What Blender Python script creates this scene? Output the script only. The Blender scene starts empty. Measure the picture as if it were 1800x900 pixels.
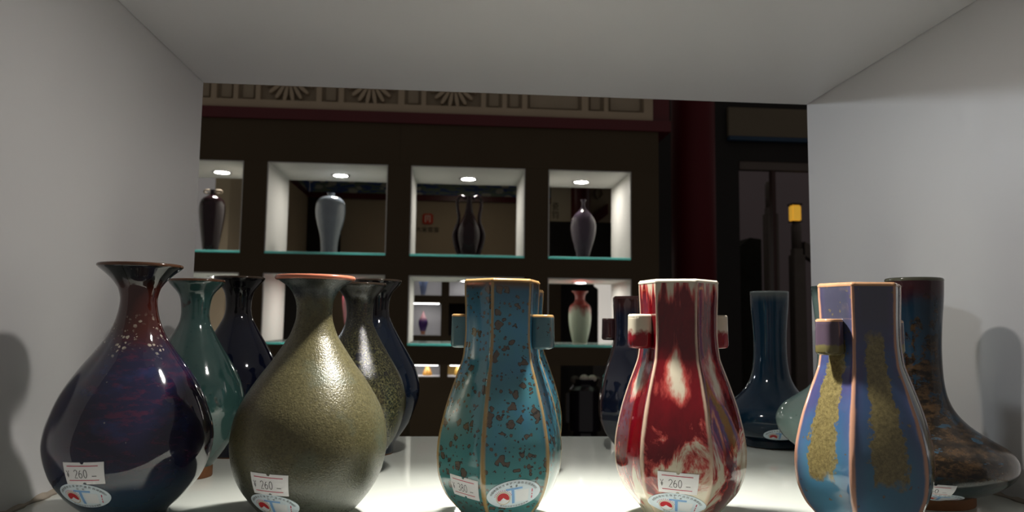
import bpy, math, random
from mathutils import Vector, Matrix
random.seed(7)
PI = math.pi
SC = bpy.context.scene
C = SC.collection

# ------------------------------------------------------------------ camera
CAM_H = 0.118
cd = bpy.data.cameras.new('camera'); cam = bpy.data.objects.new('camera', cd); C.objects.link(cam)
cd.lens = 26.0; cd.sensor_width = 36.0; cd.clip_start = 0.01; cd.clip_end = 60
AX = ((0.99676562, -0.01915879, 0.07804643),      # world x, y, z seen from the camera (right, up, forward)
      (-0.07943698, -0.08783897, 0.99296228),
      (0.01216844, 0.99595043, 0.08907678))
cam.matrix_world = Matrix(((AX[0][0], AX[0][1], -AX[0][2], 0),
                           (AX[1][0], AX[1][1], -AX[1][2], 0),
                           (AX[2][0], AX[2][1], -AX[2][2], CAM_H),
                           (0, 0, 0, 1)))
cd.dof.use_dof = True; cd.dof.focus_distance = 0.46; cd.dof.aperture_fstop = 17.0
SC.camera = cam

# ------------------------------------------------------------------ world, exposure
w = bpy.data.worlds.new('dim_room'); SC.world = w; w.use_nodes = True
w.node_tree.nodes['Background'].inputs[0].default_value = (1.0, 0.93, 0.88, 1)
w.node_tree.nodes['Background'].inputs[1].default_value = 0.14
SC.view_settings.view_transform = 'Standard'; SC.view_settings.look = 'None'
SC.view_settings.exposure = 0.0; SC.view_settings.gamma = 1.0; SC.view_settings.use_curve_mapping = False
SC.cycles.use_denoising = True
SC.cycles.max_bounces = 8; SC.cycles.diffuse_bounces = 5; SC.cycles.glossy_bounces = 5
SC.cycles.sample_clamp_indirect = 6.0
SC.cycles.blur_glossy = 0.3

# the alcove's own ceiling downlight (fixture built with the alcove below)
XL, XR, YF, YB, ZC = -0.265, 0.389, 0.385, 0.778, 0.3635
LX, LY = 0.045, 0.472
def lamp(name, kind, energy, loc, aim):
    d = bpy.data.lights.new(name, kind); d.energy = energy; d.color = (1.0, 0.955, 0.905)
    o = bpy.data.objects.new(name, d); C.objects.link(o); o.location = loc
    o.rotation_euler = (Vector(aim) - Vector(loc)).to_track_quat('-Z', 'Y').to_euler(); return d
d = lamp('downlight_spill', 'AREA', 0.56, (LX, LY, ZC - .006), (LX, LY, 0)); d.shape = 'DISK'; d.size = .026
d = lamp('downlight_beam', 'SPOT', 11.0, (LX + .02, LY, ZC - .006), (LX, LY, 0)); d.spot_size = math.radians(74); d.spot_blend = .8; d.shadow_soft_size = .012
o = bpy.data.objects['downlight_beam']; o.rotation_euler = (math.radians(-10), 0, 0); o.scale = (1.75, 1, 1)      # beam stretched sideways into an oval
# added cool spot behind the alcove, to its left, brightening the right wall
FILL_POS = (-1.35, 2.35, 0.78)
d = lamp('fill_spot', 'SPOT', 30.0, FILL_POS, (.36, .70, .20)); d.spot_size = math.radians(26); d.spot_blend = 1.0; d.shadow_soft_size = .05; d.color = (.84, .92, 1.0)

# ------------------------------------------------------------------ node helpers
class NT:
    def __init__(s, name):
        s.m = bpy.data.materials.new(name); s.m.use_nodes = True
        s.t = s.m.node_tree; s.b = s.t.nodes['Principled BSDF']
        s.o = s.t.nodes.new('ShaderNodeTexCoord').outputs['Object']
        sp = s.t.nodes.new('ShaderNodeSeparateXYZ'); s.L(s.o, sp.inputs[0]); s.x, s.y, s.z = sp.outputs
    def L(s, a, b): s.t.links.new(a, b)
    def put(s, v, sock):
        if isinstance(v, (int, float)):
            if sock.type == 'RGBA': sock.default_value = (v, v, v, 1)
            elif sock.type == 'VECTOR': sock.default_value = (v, v, v)
            else: sock.default_value = v
        elif isinstance(v, tuple):
            sock.default_value = tuple(v) + ((1,) if sock.type == 'RGBA' and len(v) == 3 else ())
        else: s.L(v, sock)
    def f(s, op, a, b=0.0, c=0.0, clamp=False):
        n = s.t.nodes.new('ShaderNodeMath'); n.operation = op; n.use_clamp = clamp
        for v, i in zip((a, b, c), n.inputs): s.put(v, i)
        return n.outputs[0]
    def mix(s, fac, a, b):
        n = s.t.nodes.new('ShaderNodeMix'); n.data_type = 'RGBA'
        s.put(fac, n.inputs[0]); s.put(a, n.inputs[6]); s.put(b, n.inputs[7]); return n.outputs[2]
    def step(s, v, lo, hi):
        n = s.t.nodes.new('ShaderNodeMapRange'); n.interpolation_type = 'SMOOTHSTEP'
        s.put(v, n.inputs[0]); n.inputs[1].default_value = lo; n.inputs[2].default_value = hi
        n.inputs[3].default_value = 0; n.inputs[4].default_value = 1; return n.outputs[0]
    def band(s, v, a, b, c, d):                      # 0 below a, 1 between b and c, 0 above d
        return s.f('MULTIPLY', s.step(v, a, b), s.f('SUBTRACT', 1.0, s.step(v, c, d)))
    def map(s, sc, off=(0, 0, 0)):
        n = s.t.nodes.new('ShaderNodeMapping'); s.L(s.o, n.inputs[0])
        n.inputs['Scale'].default_value = sc if isinstance(sc, tuple) else (sc,) * 3
        n.inputs['Location'].default_value = off; return n.outputs[0]
    def noise(s, sc, detail=4, rough=.55, off=(0, 0, 0), dist=0.0):
        n = s.t.nodes.new('ShaderNodeTexNoise'); s.L(s.map(sc, off), n.inputs['Vector'])
        n.inputs['Scale'].default_value = 1; n.inputs['Detail'].default_value = detail
        n.inputs['Roughness'].default_value = rough; n.inputs['Distortion'].default_value = dist
        return n.outputs[0]
    def vor(s, sc, warp=0.0, off=(0, 0, 0), feature='F1'):
        n = s.t.nodes.new('ShaderNodeTexVoronoi'); n.feature = feature
        v = s.map(sc, off)
        if warp:
            nn = s.t.nodes.new('ShaderNodeTexNoise'); s.L(v, nn.inputs['Vector']); nn.inputs['Scale'].default_value = 1.6; nn.inputs['Detail'].default_value = 1.0
            vm = s.t.nodes.new('ShaderNodeVectorMath'); vm.operation = 'MULTIPLY_ADD'
            s.L(nn.outputs['Color'], vm.inputs[0]); vm.inputs[1].default_value = (warp,) * 3; s.L(v, vm.inputs[2]); v = vm.outputs[0]
        s.L(v, n.inputs['Vector']); n.inputs['Scale'].default_value = 1
        sp = s.t.nodes.new('ShaderNodeSeparateColor'); s.L(n.outputs['Color'], sp.inputs[0])
        return n.outputs['Distance'], sp.outputs[0]
    def attr(s, name):
        n = s.t.nodes.new('ShaderNodeAttribute'); n.attribute_name = name; return n.outputs['Fac']
    def bump(s, h, dist, strength=1.0):
        n = s.t.nodes.new('ShaderNodeBump'); n.inputs['Distance'].default_value = dist; n.inputs['Strength'].default_value = strength
        s.put(h, n.inputs['Height']); s.L(n.outputs[0], s.b.inputs['Normal'])
    def out(s, col, rough=.1, spec=.5, metal=0.0, coat=0.0, emit=None, es=0.0):
        s.put(col, s.b.inputs['Base Color']); s.put(rough, s.b.inputs['Roughness'])
        s.put(spec, s.b.inputs['Specular IOR Level']); s.put(metal, s.b.inputs['Metallic']); s.put(coat, s.b.inputs['Coat Weight'])
        s.b.inputs['Coat Roughness'].default_value = .04
        if emit is not None: s.put(emit, s.b.inputs['Emission Color']); s.b.inputs['Emission Strength'].default_value = es
        return s.m
def plain(name, col, rough=.5, spec=.4, var=.12, sc=30, emit=None, es=0.0, metal=0.0):
    n = NT(name); k = n.noise(sc, 3)
    dark = tuple(c * (1 - var) for c in col); lite = tuple(min(1, c * (1 + var)) for c in col)
    return n.out(n.mix(k, dark, lite), rough, spec, metal, emit=emit, es=es)

# ------------------------------------------------------------------ mesh helpers
def mesh(name, verts, faces, mat, parent=None, smooth=False, attrs=None):
    me = bpy.data.meshes.new(name); me.from_pydata([tuple(v) for v in verts], [], faces); me.update()
    if smooth:
        for p in me.polygons: p.use_smooth = True
    if attrs:
        for k, vals in attrs.items():
            a = me.attributes.new(k, 'FLOAT', 'POINT'); a.data.foreach_set('value', vals)
    me.materials.append(mat)
    o = bpy.data.objects.new(name, me); C.objects.link(o)
    if parent: o.parent = parent
    return o
def box(name, a, b, mat, parent=None, bev=0.0):
    x0, y0, z0 = a; x1, y1, z1 = b
    if bev <= 0:
        V = [(x, y, z) for z in (z0, z1) for y in (y0, y1) for x in (x0, x1)]
        F = [(0, 2, 3, 1), (4, 5, 7, 6), (0, 1, 5, 4), (2, 6, 7, 3), (0, 4, 6, 2), (1, 3, 7, 5)]
        return mesh(name, V, F, mat, parent)
    import bmesh
    bm = bmesh.new(); bmesh.ops.create_cube(bm, size=1)
    for v in bm.verts: v.co = ((x0 + x1) / 2 + v.co.x * (x1 - x0), (y0 + y1) / 2 + v.co.y * (y1 - y0), (z0 + z1) / 2 + v.co.z * (z1 - z0))
    bmesh.ops.bevel(bm, geom=bm.edges[:], offset=bev, segments=2, affect='EDGES')
    me = bpy.data.meshes.new(name); bm.to_mesh(me); bm.free(); me.materials.append(mat)
    o = bpy.data.objects.new(name, me); C.objects.link(o); o.parent = parent
    return o
def empty(name, loc=(0, 0, 0), rz=0.0):
    o = bpy.data.objects.new(name, None); C.objects.link(o); o.location = loc; o.rotation_euler = (0, 0, rz)
    o.empty_display_size = .02; return o
def tag(o, label, cat, group=None):
    o['label'] = label; o['category'] = cat
    if group: o['group'] = group
    return o
def struct(o, label=None):
    o['kind'] = 'structure'
    if label: o['label'] = label
    return o
def spline(P, n=4):                                   # Catmull-Rom through the profile points
    out = []
    for i in range(len(P) - 1):
        p0 = P[max(i - 1, 0)]; p1 = P[i]; p2 = P[i + 1]; p3 = P[min(i + 2, len(P) - 1)]
        for k in range(n):
            t = k / n
            q = [.5 * (2 * b + (c - a) * t + (2 * a - 5 * b + 4 * c - d) * t * t + (3 * b - a - 3 * c + d) * t ** 3)
                 for a, b, c, d in zip(p0, p1, p2, p3)]
            q[1] = min(max(q[1], min(p1[1], p2[1])), max(p1[1], p2[1]))      # heights never overshoot
            out.append(tuple(q))
    out.append(P[-1]); return out
def revolve(name, prof, mat, parent=None, n=72, rfun=None, attrs=False, z_off=0.0, close=True):
    """prof: list of (r, z); rfun(r, z, th) gives the radius at an angle"""
    V, F, rid, fc = [], [], [], []
    for r, z in prof:
        for k in range(n):
            th = 2 * PI * k / n
            rr = rfun(r, z, th) if rfun else r
            V.append((rr * math.cos(th), rr * math.sin(th), z + z_off))
            if attrs:
                d = abs(((math.degrees(th) + 30) % 60) - 30)      # 0 at a face centre, 30 at a ridge
                fc.append(d / 30); rid.append(math.exp(-((30 - d) / 2.6) ** 2))
    for i in range(len(prof) - 1):
        for k in range(n):
            a = i * n + k; b = i * n + (k + 1) % n
            F.append((a, b, b + n, a + n))
    if close:
        F.append(tuple(range(n - 1, -1, -1)))
    return mesh(name, V, F, mat, parent, True, {'ridge': rid, 'facec': fc} if attrs else None)
def tube(name, pts, rad, mat, parent=None, n=10):
    V, F = [], []; m = len(pts)
    for i, p in enumerate(pts):
        p = Vector(p); t = (Vector(pts[min(i + 1, m - 1)]) - Vector(pts[max(i - 1, 0)])).normalized()
        u = t.cross(Vector((0, 1, 0)) if abs(t.y) < .9 else Vector((1, 0, 0))).normalized(); v = t.cross(u)
        r = rad[i] if isinstance(rad, (list, tuple)) else rad
        for k in range(n):
            a = 2 * PI * k / n; V.append(p + u * (r * math.cos(a)) + v * (r * math.sin(a)))
    for i in range(m - 1):
        for k in range(n):
            F.append((i * n + k, i * n + (k + 1) % n, (i + 1) * n + (k + 1) % n, (i + 1) * n + k))
    F += [tuple(range(n - 1, -1, -1)), tuple(range((m - 1) * n, m * n))]
    return mesh(name, V, F, mat, parent, True)
def sphere(name, c, r, mat, parent=None, n=12, sq=(1, 1, 1)):
    P = [(max(1e-5, r * math.sin(PI * i / 8)), -r * math.cos(PI * i / 8)) for i in range(9)]
    o = revolve(name, P, mat, parent, n, close=False); o.location = c; o.scale = sq; return o

# ------------------------------------------------------------------ materials: setting
def m_board():
    n = NT('white_melamine')
    col = n.mix(n.noise(3.0, 3), (.70, .69, .69), (.75, .74, .74))
    d, r = n.vor(9.0, .3); dd, rr = n.vor(60, .6)
    spot = n.f('MULTIPLY', n.f('LESS_THAN', d, .05), n.f('LESS_THAN', dd, .22))
    return n.out(n.mix(spot, col, (.22, .20, .19)), n.mix(n.noise(40, 2), .34, .42), .35)
M_BOARD = m_board()
def m_shelf():
    n = NT('white_backed_glass')
    col = n.mix(n.noise(14, 4), (.68, .715, .645), (.74, .77, .70))
    d, r = n.vor(26, .5); smear = n.f('MULTIPLY', n.step(n.noise((60, 22, 60), 3, dist=1.5), .66, .74), .25)
    return n.out(n.mix(smear, col, (.50, .53, .51)), n.mix(n.noise(22, 3), .02, .05), .55)
M_SHELF = m_shelf()
M_SEAL = plain('aged_sealant', (.42, .36, .29), .6, .3, .25, 90)
M_STEEL = plain('brushed_lamp_metal', (.5, .5, .5), .35, .5, .05, 60, metal=.9)
M_LENS = plain('lamp_lens', (.9, .9, .9), .4, emit=(1, .96, .9), es=30, var=.02)
M_WOOD = plain('dark_wood_laminate', (.060, .043, .025), .6, .12, .15, 3)
M_LINE = plain('white_niche_lining', (.66, .65, .61), .45, .35, .04, 6)
M_LENS2 = plain('niche_lamp_lens', (.9, .9, .9), .4, emit=(1, .95, .88), es=200, var=.02)
def m_glass():
    n = NT('teal_glass_edge'); m = n.out(n.mix(n.noise(8, 2), (.16, .60, .54), (.24, .70, .64)), .12, .5)
    n.b.inputs['Subsurface Weight'].default_value = .9; n.b.inputs['Subsurface Radius'].default_value = (.2, .5, .45); n.b.inputs['Subsurface Scale'].default_value = .15
    return m
M_GLASS = m_glass()
def m_clear():
    n = NT('clear_shelf_glass'); n.out(n.mix(n.noise(6, 2), (.55, .62, .60), (.60, .66, .64)), .08, .5)
    t = n.t.nodes.new('ShaderNodeBsdfTransparent'); t.inputs[0].default_value = (.86, .95, .92, 1); x = n.t.nodes.new('ShaderNodeMixShader'); x.inputs[0].default_value = .72
    n.L(n.b.outputs[0], x.inputs[1]); n.L(t.outputs[0], x.inputs[2]); n.L(x.outputs[0], n.t.nodes['Material Output'].inputs[0]); return n.m
M_GLASST = m_clear()
M_CREAM = plain('cream_carved_plaster', (.36, .285, .20), .7, .2, .12, 5)
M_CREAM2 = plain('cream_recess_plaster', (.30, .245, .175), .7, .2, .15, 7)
M_REDBEAM = plain('dark_red_lacquer', (.075, .0035, .006), .35, .4, .2, 4)
M_RED = plain('red_column_lacquer', (.075, .0025, .0055), .5, .2, .15, 3)
M_BLACK = plain('black_stained_wood', (.012, .010, .009), .5, .2, .3, 5)
M_FARWALL = plain('tan_far_wall', (.36, .29, .20), .7, .2, .1, 2)

# ------------------------------------------------------------------ setting: the alcove
T = .018
wl = struct(box('wall_left', (XL - T, YF, -.03), (XL, YB, ZC + .03), M_BOARD), 'white board side of the alcove, left')
wr = struct(box('wall_right', (XR, YF, -.03), (XR + T, YB, ZC + .03), M_BOARD), 'white board side of the alcove, right')
cl = struct(box('ceiling', (XL + .0007, YF, ZC), (XR - .0007, YB, ZC + T), M_BOARD), 'white board top of the alcove')
fl = struct(box('floor', (XL + .0004, YF, -.014), (XR - .0004, YB, 0), M_SHELF), 'glossy pale glass shelf board carrying the vases')
def bead(name, x, s):
    V, F = [], []; m = 60
    for i in range(m + 1):
        y = YF + .002 + (YB - YF - .004) * i / m; r = .0026 * (1 + .35 * math.sin(i * 1.7) + .3 * math.sin(i * .61 + 1))
        V += [(x, y, r), (x + s * r * .35, y, r * .35), (x + s * r * 1.3, y, .0001), (x, y, .0001)]
    for i in range(m):
        for k in range(3): F.append((i * 4 + k, i * 4 + k + 1, i * 4 + 5 + k, i * 4 + 4 + k))
    return struct(mesh(name, V, F, M_SEAL, None, True), 'aged beige sealant bead along the shelf')
bead('trim_1', XL, 1); bead('trim_2', XR, -1)
dl = empty('downlight', (LX, LY, ZC)); tag(dl, 'small round downlight set in the alcove ceiling above the front vases', 'light')
revolve('ring', [(.016, -.0005), (.016, -.004), (.021, -.004), (.024, 0), (.024, .001)], M_STEEL, dl, 40, close=False)
revolve('lens', [(.016, -.002), (.010, -.0025), (.0001, -.0025)], M_LENS, dl, 32, close=False)

tk = empty('fill_spotlight', FILL_POS); tag(tk, 'added spotlight behind the alcove, brightening its right wall with cool light', 'spotlight')
tk.rotation_euler = bpy.data.objects['fill_spot'].rotation_euler
revolve('housing', [(.062, -.02), (.066, -.02), (.066, .16), (.05, .18), (.0001, .18)], M_STEEL, tk, 28, close=False)
tube('stem', [(0, .02, .12), (0, .10, .30), (0, .22, .62)], .010, M_STEEL, tk)

# ------------------------------------------------------------------ setting: display wall across the room
DW = empty('display_wall', (0, 4, -.9)); tag(DW, 'dark brown wall unit of lit white display niches across the room', 'display cabinet')
def dbox(name, a, b, mat, bev=0.0):
    o = box(name, (a[0], a[1] - 4, a[2] + .9), (b[0], b[1] - 4, b[2] + .9), mat, DW, bev); return o
POSTS = [(-2.0, -1.80), (-1.131, -1.007), (-.367, -.242), (.383, .512), (.976, 1.131)]
ZN = [(.480, .962), (0.0, .362), (-.62, -.112)]
for a, b in POSTS: dbox('post', (a, 4.0, -.9), (b, 4.5, .9625), M_WOOD)
for a, b in ((-2.0, -1.38), (-1.379, -.305), (-.304, 1.131)): dbox('header_board', (a, 4.0, .963), (b, 4.5, 1.192), M_WOOD)
for i in range(4):
    a, b = POSTS[i][1], POSTS[i + 1][0]
    dbox('rail', (a, 4.0, .3625), (b, 4.05, .466), M_WOOD); dbox('rail', (a, 4.0, -.1115), (b, 4.05, -.014), M_WOOD)
    dbox('plinth', (a, 4.0, -.9), (b, 4.5, -.62), M_WOOD)
    for r, (z0, z1) in enumerate(ZN):
        if r < 2:
            gs = dbox('glass_shelf', (a + .001, 4.010, z0 - .0135), (b - .001, 4.496, z0 - .001), M_GLASST)
            box('polished_edge', (a + .001, .002, z0 - .0135 + .9), (b - .001, .0095, z0 - .001 + .9), M_GLASS, gs)
            dbox('niche_side', (a, 4.006, z0), (a + .006, 4.498, z1), M_LINE); dbox('niche_side', (b - .006, 4.006, z0), (b, 4.498, z1), M_LINE)
            dbox('niche_top', (a + .006, 4.006, z1 - .006), (b - .006, 4.498, z1), M_LINE)
            cx = {0: -1.335, 1: -.665, 2: .075, 3: .745}[i]; cy = 4.30
            ring = revolve('downlight', [(.040, -.001), (.040, -.006), (.052, -.006), (.056, 0)], M_STEEL, DW, 28, close=False)
            ring.location = (cx, cy - 4, z1 - .006 + .9)
            ln = revolve('lens', [(.040, -.003), (.02, -.0035), (.0001, -.0035)], M_LENS2, ring, 24, close=False)
# carved frieze and red beam over the display wall
FZ = empty('carved_frieze', (0, 4, 1.25)); tag(FZ, 'cream carved plaster frieze of recessed panels and round rosettes above red beam', 'frieze')
def fbox(n, a, b, m): return box(n, (a[0], a[1] - 4, a[2] - 1.25), (b[0], b[1] - 4, b[2] - 1.25), m, FZ)
struct(box('trim_3', (-2.0, 3.985, 1.1925), (1.20, 4.5, 1.2525), M_REDBEAM), 'dark red lacquered beam over the display wall')
fbox('backing', (-2.0, 4.04, 1.253), (1.10, 4.3, 1.70), M_CREAM2)
fbox('rail', (-2.0, 4.0, 1.253), (1.10, 4.04, 1.300), M_CREAM); fbox('rail', (-2.0, 4.0, 1.640), (1.10, 4.04, 1.70), M_CREAM)
PAN = [(-1.85, -1.56, 1), (-1.53, -1.44, 0), (-1.41, -1.32, 0), (-1.291, -1.202, 0), (-1.178, -1.085, 0), (-1.061, -.763, 1), (-.735, -.644, 0), (-.616, -.322, 1),
       (-.288, -.195, 0), (-.170, .133, 1), (.159, .250, 0), (.275, .361, 0), (.389, .696, 2), (.732, .822, 0), (.845, 1.049, 2)]
edges = [-2.0] + [v for p in PAN for v in p[:2]] + [1.10]
for i in range(0, len(edges), 2):
    fbox('stile', (edges[i], 4.0, 1.300), (edges[i + 1], 4.04, 1.640), M_CREAM)
for a, b, k in PAN:
    if k != 1:
        fbox('panel', (a + .018, 4.028, 1.315), (b - .018, 4.04, 1.625), M_CREAM2); continue
    cx, cz, R = (a + b) / 2, 1.43 - 1.25, .132
    V, F = [], []
    def prism(poly, y0, y1):
        s = len(V); m = len(poly)
        V.extend([(x, y0, z) for x, z in poly] + [(x, y1, z) for x, z in poly])
        F.append(tuple(range(s, s + m))); F.append(tuple(range(s + 2 * m - 1, s + m - 1, -1)))
        for q in range(m): F.append((s + q, s + m + q, s + m + (q + 1) % m, s + (q + 1) % m))
    NP = 18
    for q in range(NP):
        t = 2 * PI * q / NP
        def pt(r, dt): return (cx + r * math.cos(t + dt), cz + r * math.sin(t + dt))
        prism([pt(.050, -.14), pt(R * .72, -.115), pt(R * .98, -.06), pt(R * 1.03, 0), pt(R * .98, .06), pt(R * .72, .115), pt(.050, .14)], .005, .04)
    prism([(cx + .052 * math.cos(2 * PI * q / 20), cz + .052 * math.sin(2 * PI * q / 20)) for q in range(20)], 0, .04)
    mesh('rosette', V, F, M_CREAM, FZ)

struct(box('trim_12', (1.101, 4.02, 1.2530), (1.20, 4.4, 1.72), M_REDBEAM), 'dark red pier closing the frieze')
# red column and the darker bay to its right
col = empty('red_column', (1.478, 4.45, -.9)); tag(col, 'tall round dark red lacquered column beside the display wall', 'column')
revolve('shaft', [(.135, .12), (.135, 3.2)], M_RED, col, 48)
revolve('base', [(.17, 0), (.18, .04), (.17, .09), (.14, .12)], M_BLACK, col, 40)
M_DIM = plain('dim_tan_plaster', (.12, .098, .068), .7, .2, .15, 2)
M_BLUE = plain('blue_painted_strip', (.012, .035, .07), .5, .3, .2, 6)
struct(box('wall_back', (1.30, 5.5, -.9), (2.19, 5.6, 2.4), M_BLACK), 'wall behind the red column, coloured black for deep shade')  # black colour stands in for the deep shade here
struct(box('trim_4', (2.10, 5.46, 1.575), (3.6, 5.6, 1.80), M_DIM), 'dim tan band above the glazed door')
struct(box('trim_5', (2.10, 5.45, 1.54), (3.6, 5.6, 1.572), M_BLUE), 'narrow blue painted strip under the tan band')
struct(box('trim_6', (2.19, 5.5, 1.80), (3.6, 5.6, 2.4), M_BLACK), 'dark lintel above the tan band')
dr = empty('door_1', (2.7, 5.55, -.9)); struct(dr, 'dark framed glazed door looking onto a dim courtyard')
M_FRAME = plain('dark_red_brown_frame', (.035, .012, .010), .4, .3, .2, 6)
def drb(n, a, b, m): return box(n, (a[0] - 2.7, a[1] - 5.55, a[2] + .9), (b[0] - 2.7, b[1] - 5.55, b[2] + .9), m, dr)
drb('head', (2.19, 5.5, 1.39), (3.6, 5.6, 1.539), M_BLACK); drb('head_rail', (2.2, 5.51, 1.325), (3.6, 5.58, 1.389), plain('weathered_rail', (.09, .07, .06), .5, .3, .1, 5))
for x in (2.478, 2.98, 3.42): drb('mullion', (x - .014, 5.52, -.9), (x + .014, 5.58, 1.324), M_FRAME)
drb('bottom_rail', (2.2, 5.52, -.9), (3.6, 5.58, -.6), M_FRAME)
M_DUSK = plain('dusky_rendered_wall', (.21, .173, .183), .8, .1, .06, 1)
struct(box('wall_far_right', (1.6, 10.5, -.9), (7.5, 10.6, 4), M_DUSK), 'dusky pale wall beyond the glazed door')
M_STONE = plain('pale_stone', (.12, .10, .088), .7, .2, .2, 8)
def post(x, y, z1, wd, label):
    p = empty('stone_post', (x, y, -.9)); tag(p, label, 'post')
    box('shaft', (-wd / 2, -wd / 2, 0), (wd / 2, wd / 2, z1 + .9 - .32), M_STONE, p, .006)
    box('neck', (-wd * .36, -wd * .36, z1 + .9 - .3199), (wd * .36, wd * .36, z1 + .9 - .26), M_STONE, p)
    revolve('finial', [(wd * .40, z1 + .9 - .2599), (wd * .42, z1 + .86), (wd * .3, z1 + .9)], M_STONE, p, 20)
post(3.10, 7, 1.53, .115, 'pale stone balustrade post seen dimly through the glazed door, left of the lantern')
post(3.36, 7, 1.13, .12, 'shorter pale stone balustrade post directly under the glowing yellow lantern')
hr = tag(mesh('stone_handrail', [(3.36 + dx, 7.0 + dy, z + dz) for dx, z in ((.061, .94), (.60, .62)) for dy in (-.05, .05) for dz in (0, -.14)],
     [(0, 1, 3, 2), (4, 6, 7, 5), (0, 4, 5, 1), (2, 3, 7, 6), (0, 2, 6, 4), (1, 5, 7, 3)], M_STONE), 'sloping pale stone handrail running down beside the post', 'handrail')
lan = empty('lantern', (3.35, 7, 1.135)); tag(lan, 'small glowing yellow lantern on the stone post beyond the door', 'lantern')
box('glow_panel', (-.045, -.045, .008), (.045, .045, .165), plain('lantern_paper', (.9, .55, .1), .6, emit=(1.0, .52, .05), es=.42, var=.2, sc=40), lan, .01)
box('cap', (-.055, -.055, .166), (.055, .055, .182), M_BLACK, lan, .004); box('foot', (-.05, -.05, 0), (.05, .05, .0075), M_BLACK, lan)
rk = []
for i in range(9):
    rk.append((2.3 + i * .12, 7.6, .86 + .10 * math.sin(i * 1.1) + .04 * math.sin(i * 2.7) + i * .012))
hv = [(x, y, z) for x, y, z in rk] + [(x, y, -.9) for x, y, z in rk] + [(x, y + .3, z) for x, y, z in rk] + [(x, y + .3, -.9) for x, y, z in rk]
hf = []
for i in range(8): hf += [(i, i + 1, i + 10, i + 9), (i, i + 18, i + 19, i + 1), (i + 18, i + 27, i + 28, i + 19)]
tag(mesh('clipped_hedge', hv, hf, plain('dark_hedge', (.018, .018, .014), .9, .1, .4, 12)), 'dark low hedge silhouette beyond the glazed door', 'hedge')

struct(box('floor_room', (-2.5, 3.2, -.95), (7.5, 10.6, -.9005), plain('dark_stone_floor', (.05, .045, .04), .3, .4, .2, 2)), 'dark stone floor of the showroom')
# room beyond the display wall, seen through the open niches
struct(box('wall_far', (-1.555, 8.0, -.9), (1.28, 8.1, 1.417), M_FARWALL), 'tan wall of the room beyond the niches')
struct(box('wall_far_left', (-1.655, 5.2, -.9), (-1.556, 8.1, 1.417), M_FARWALL), 'tan side wall of the room beyond the niches')
struct(box('trim_7', (-1.555, 7.96, 1.4175), (1.28, 8.1, 1.478), M_REDBEAM), 'dark red beam in the room beyond')
struct(box('trim_8', (-1.655, 5.2, 1.4175), (-1.556, 8.1, 1.478), M_REDBEAM), 'dark red side beam in the room beyond')
def m_painted():
    n = NT('painted_beam_pattern'); d, r = n.vor((7, 1, 12), .4)
    c = n.mix(n.step(n.noise((6, 1, 30), 2), .48, .54), (.16, .22, .17), (.05, .10, .28)); c = n.mix(n.step(d, .30, .36), (.42, .42, .36), c)
    return n.out(c, .6)
M_PAINT = m_painted()
struct(box('trim_9', (-1.555, 7.98, 1.4785), (1.9, 8.1, 1.66), M_PAINT), 'painted blue and green frieze in the room beyond')
struct(box('trim_10', (-1.655, 5.2, 1.4785), (-1.556, 7.979, 1.66), M_PAINT), 'painted side frieze in the room beyond')
struct(box('ceiling_far', (-1.655, 5.61, 1.661), (2.18, 8.1, 1.72), plain('pale_far_ceiling', (.55, .52, .45), .8, .1, .05, 1)), 'pale ceiling of the room beyond')
fl2 = empty('added_ceiling_lamp', (.1, 6.9, 1.66)); tag(fl2, 'round flush ceiling lamp added to brighten the room beyond the niches', 'lamp')  # unseen lamp, added to lift the dark far room
revolve('housing', [(.20, -.0005), (.20, -.03), (.18, -.04)], M_STEEL, fl2, 32, close=False)
revolve('diffuser', [(.18, -.038), (.10, -.046), (.0001, -.048)], plain('lamp_diffuser', (.8, .8, .8), .5, emit=(1, .88, .7), es=8.0, var=.01), fl2, 32, close=False)
dk = empty('hanging_screen', (-1.40, 7.9, .55)); tag(dk, 'dark hanging screen in the corner behind the blue-grey niche vase', 'screen')
box('cloth', (-.15, -.01, 0), (.20, .01, .86), M_BLACK, dk); box('batten', (-.16, -.014, .861), (.21, .014, .885), M_REDBEAM, dk)

def text_mesh(s):
    c = bpy.data.curves.new('txt', 'FONT'); c.body = s; c.size = 1.0; c.resolution_u = 2
    o = bpy.data.objects.new('txt', c); C.objects.link(o)
    dg = bpy.context.evaluated_depsgraph_get(); e = o.evaluated_get(dg); m = e.to_mesh()
    V = [(v.co.x, v.co.y) for v in m.vertices]; F = [tuple(p.vertices) for p in m.polygons]
    e.to_mesh_clear(); bpy.data.objects.remove(o); bpy.data.curves.remove(c)
    if V:
        x0 = min(v[0] for v in V); x1 = max(v[0] for v in V); y0 = min(v[1] for v in V); y1 = max(v[1] for v in V)
        V = [(v[0] - (x0 + x1) / 2, v[1] - (y0 + y1) / 2) for v in V]
    return V, F
GLY = {}
def glyph(ch):
    if ch not in GLY: GLY[ch] = text_mesh(ch)
    return GLY[ch]
sg = empty('wall_sign', (-.292, 7.998, 1.15)); tag(sg, 'red square seal emblem with four dark characters on the far wall', 'sign')
M_SEALRED = plain('seal_red', (.50, .06, .035), .6, .2, .1, 9); M_INK = plain('black_lettering', (.015, .014, .013), .6, .2, .1, 9); M_SIGNW = plain('seal_white', (.6, .5, .42), .6, .2, .05, 9)
sl = box('seal', (-.058, -.022, .012), (.058, -.002, .128), M_SEALRED, sg, .012)
for (x0, z0, x1, z1) in ((-.03, .03, -.018, .10), (-.006, .055, .006, .112), (.018, .03, .030, .10), (-.03, .098, .03, .108)):
    box('seal_mark', (x0, -.0235, z0), (x1, -.0215, z1), M_SIGNW, sl)
for i, ch in enumerate('大宋官窑'):
    V, F = glyph(ch); s = .062
    mesh('character', [(x * s + (-.097 + i * .0645), -.012, y * s - .045) for x, y in V], F, M_INK, sg)

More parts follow.
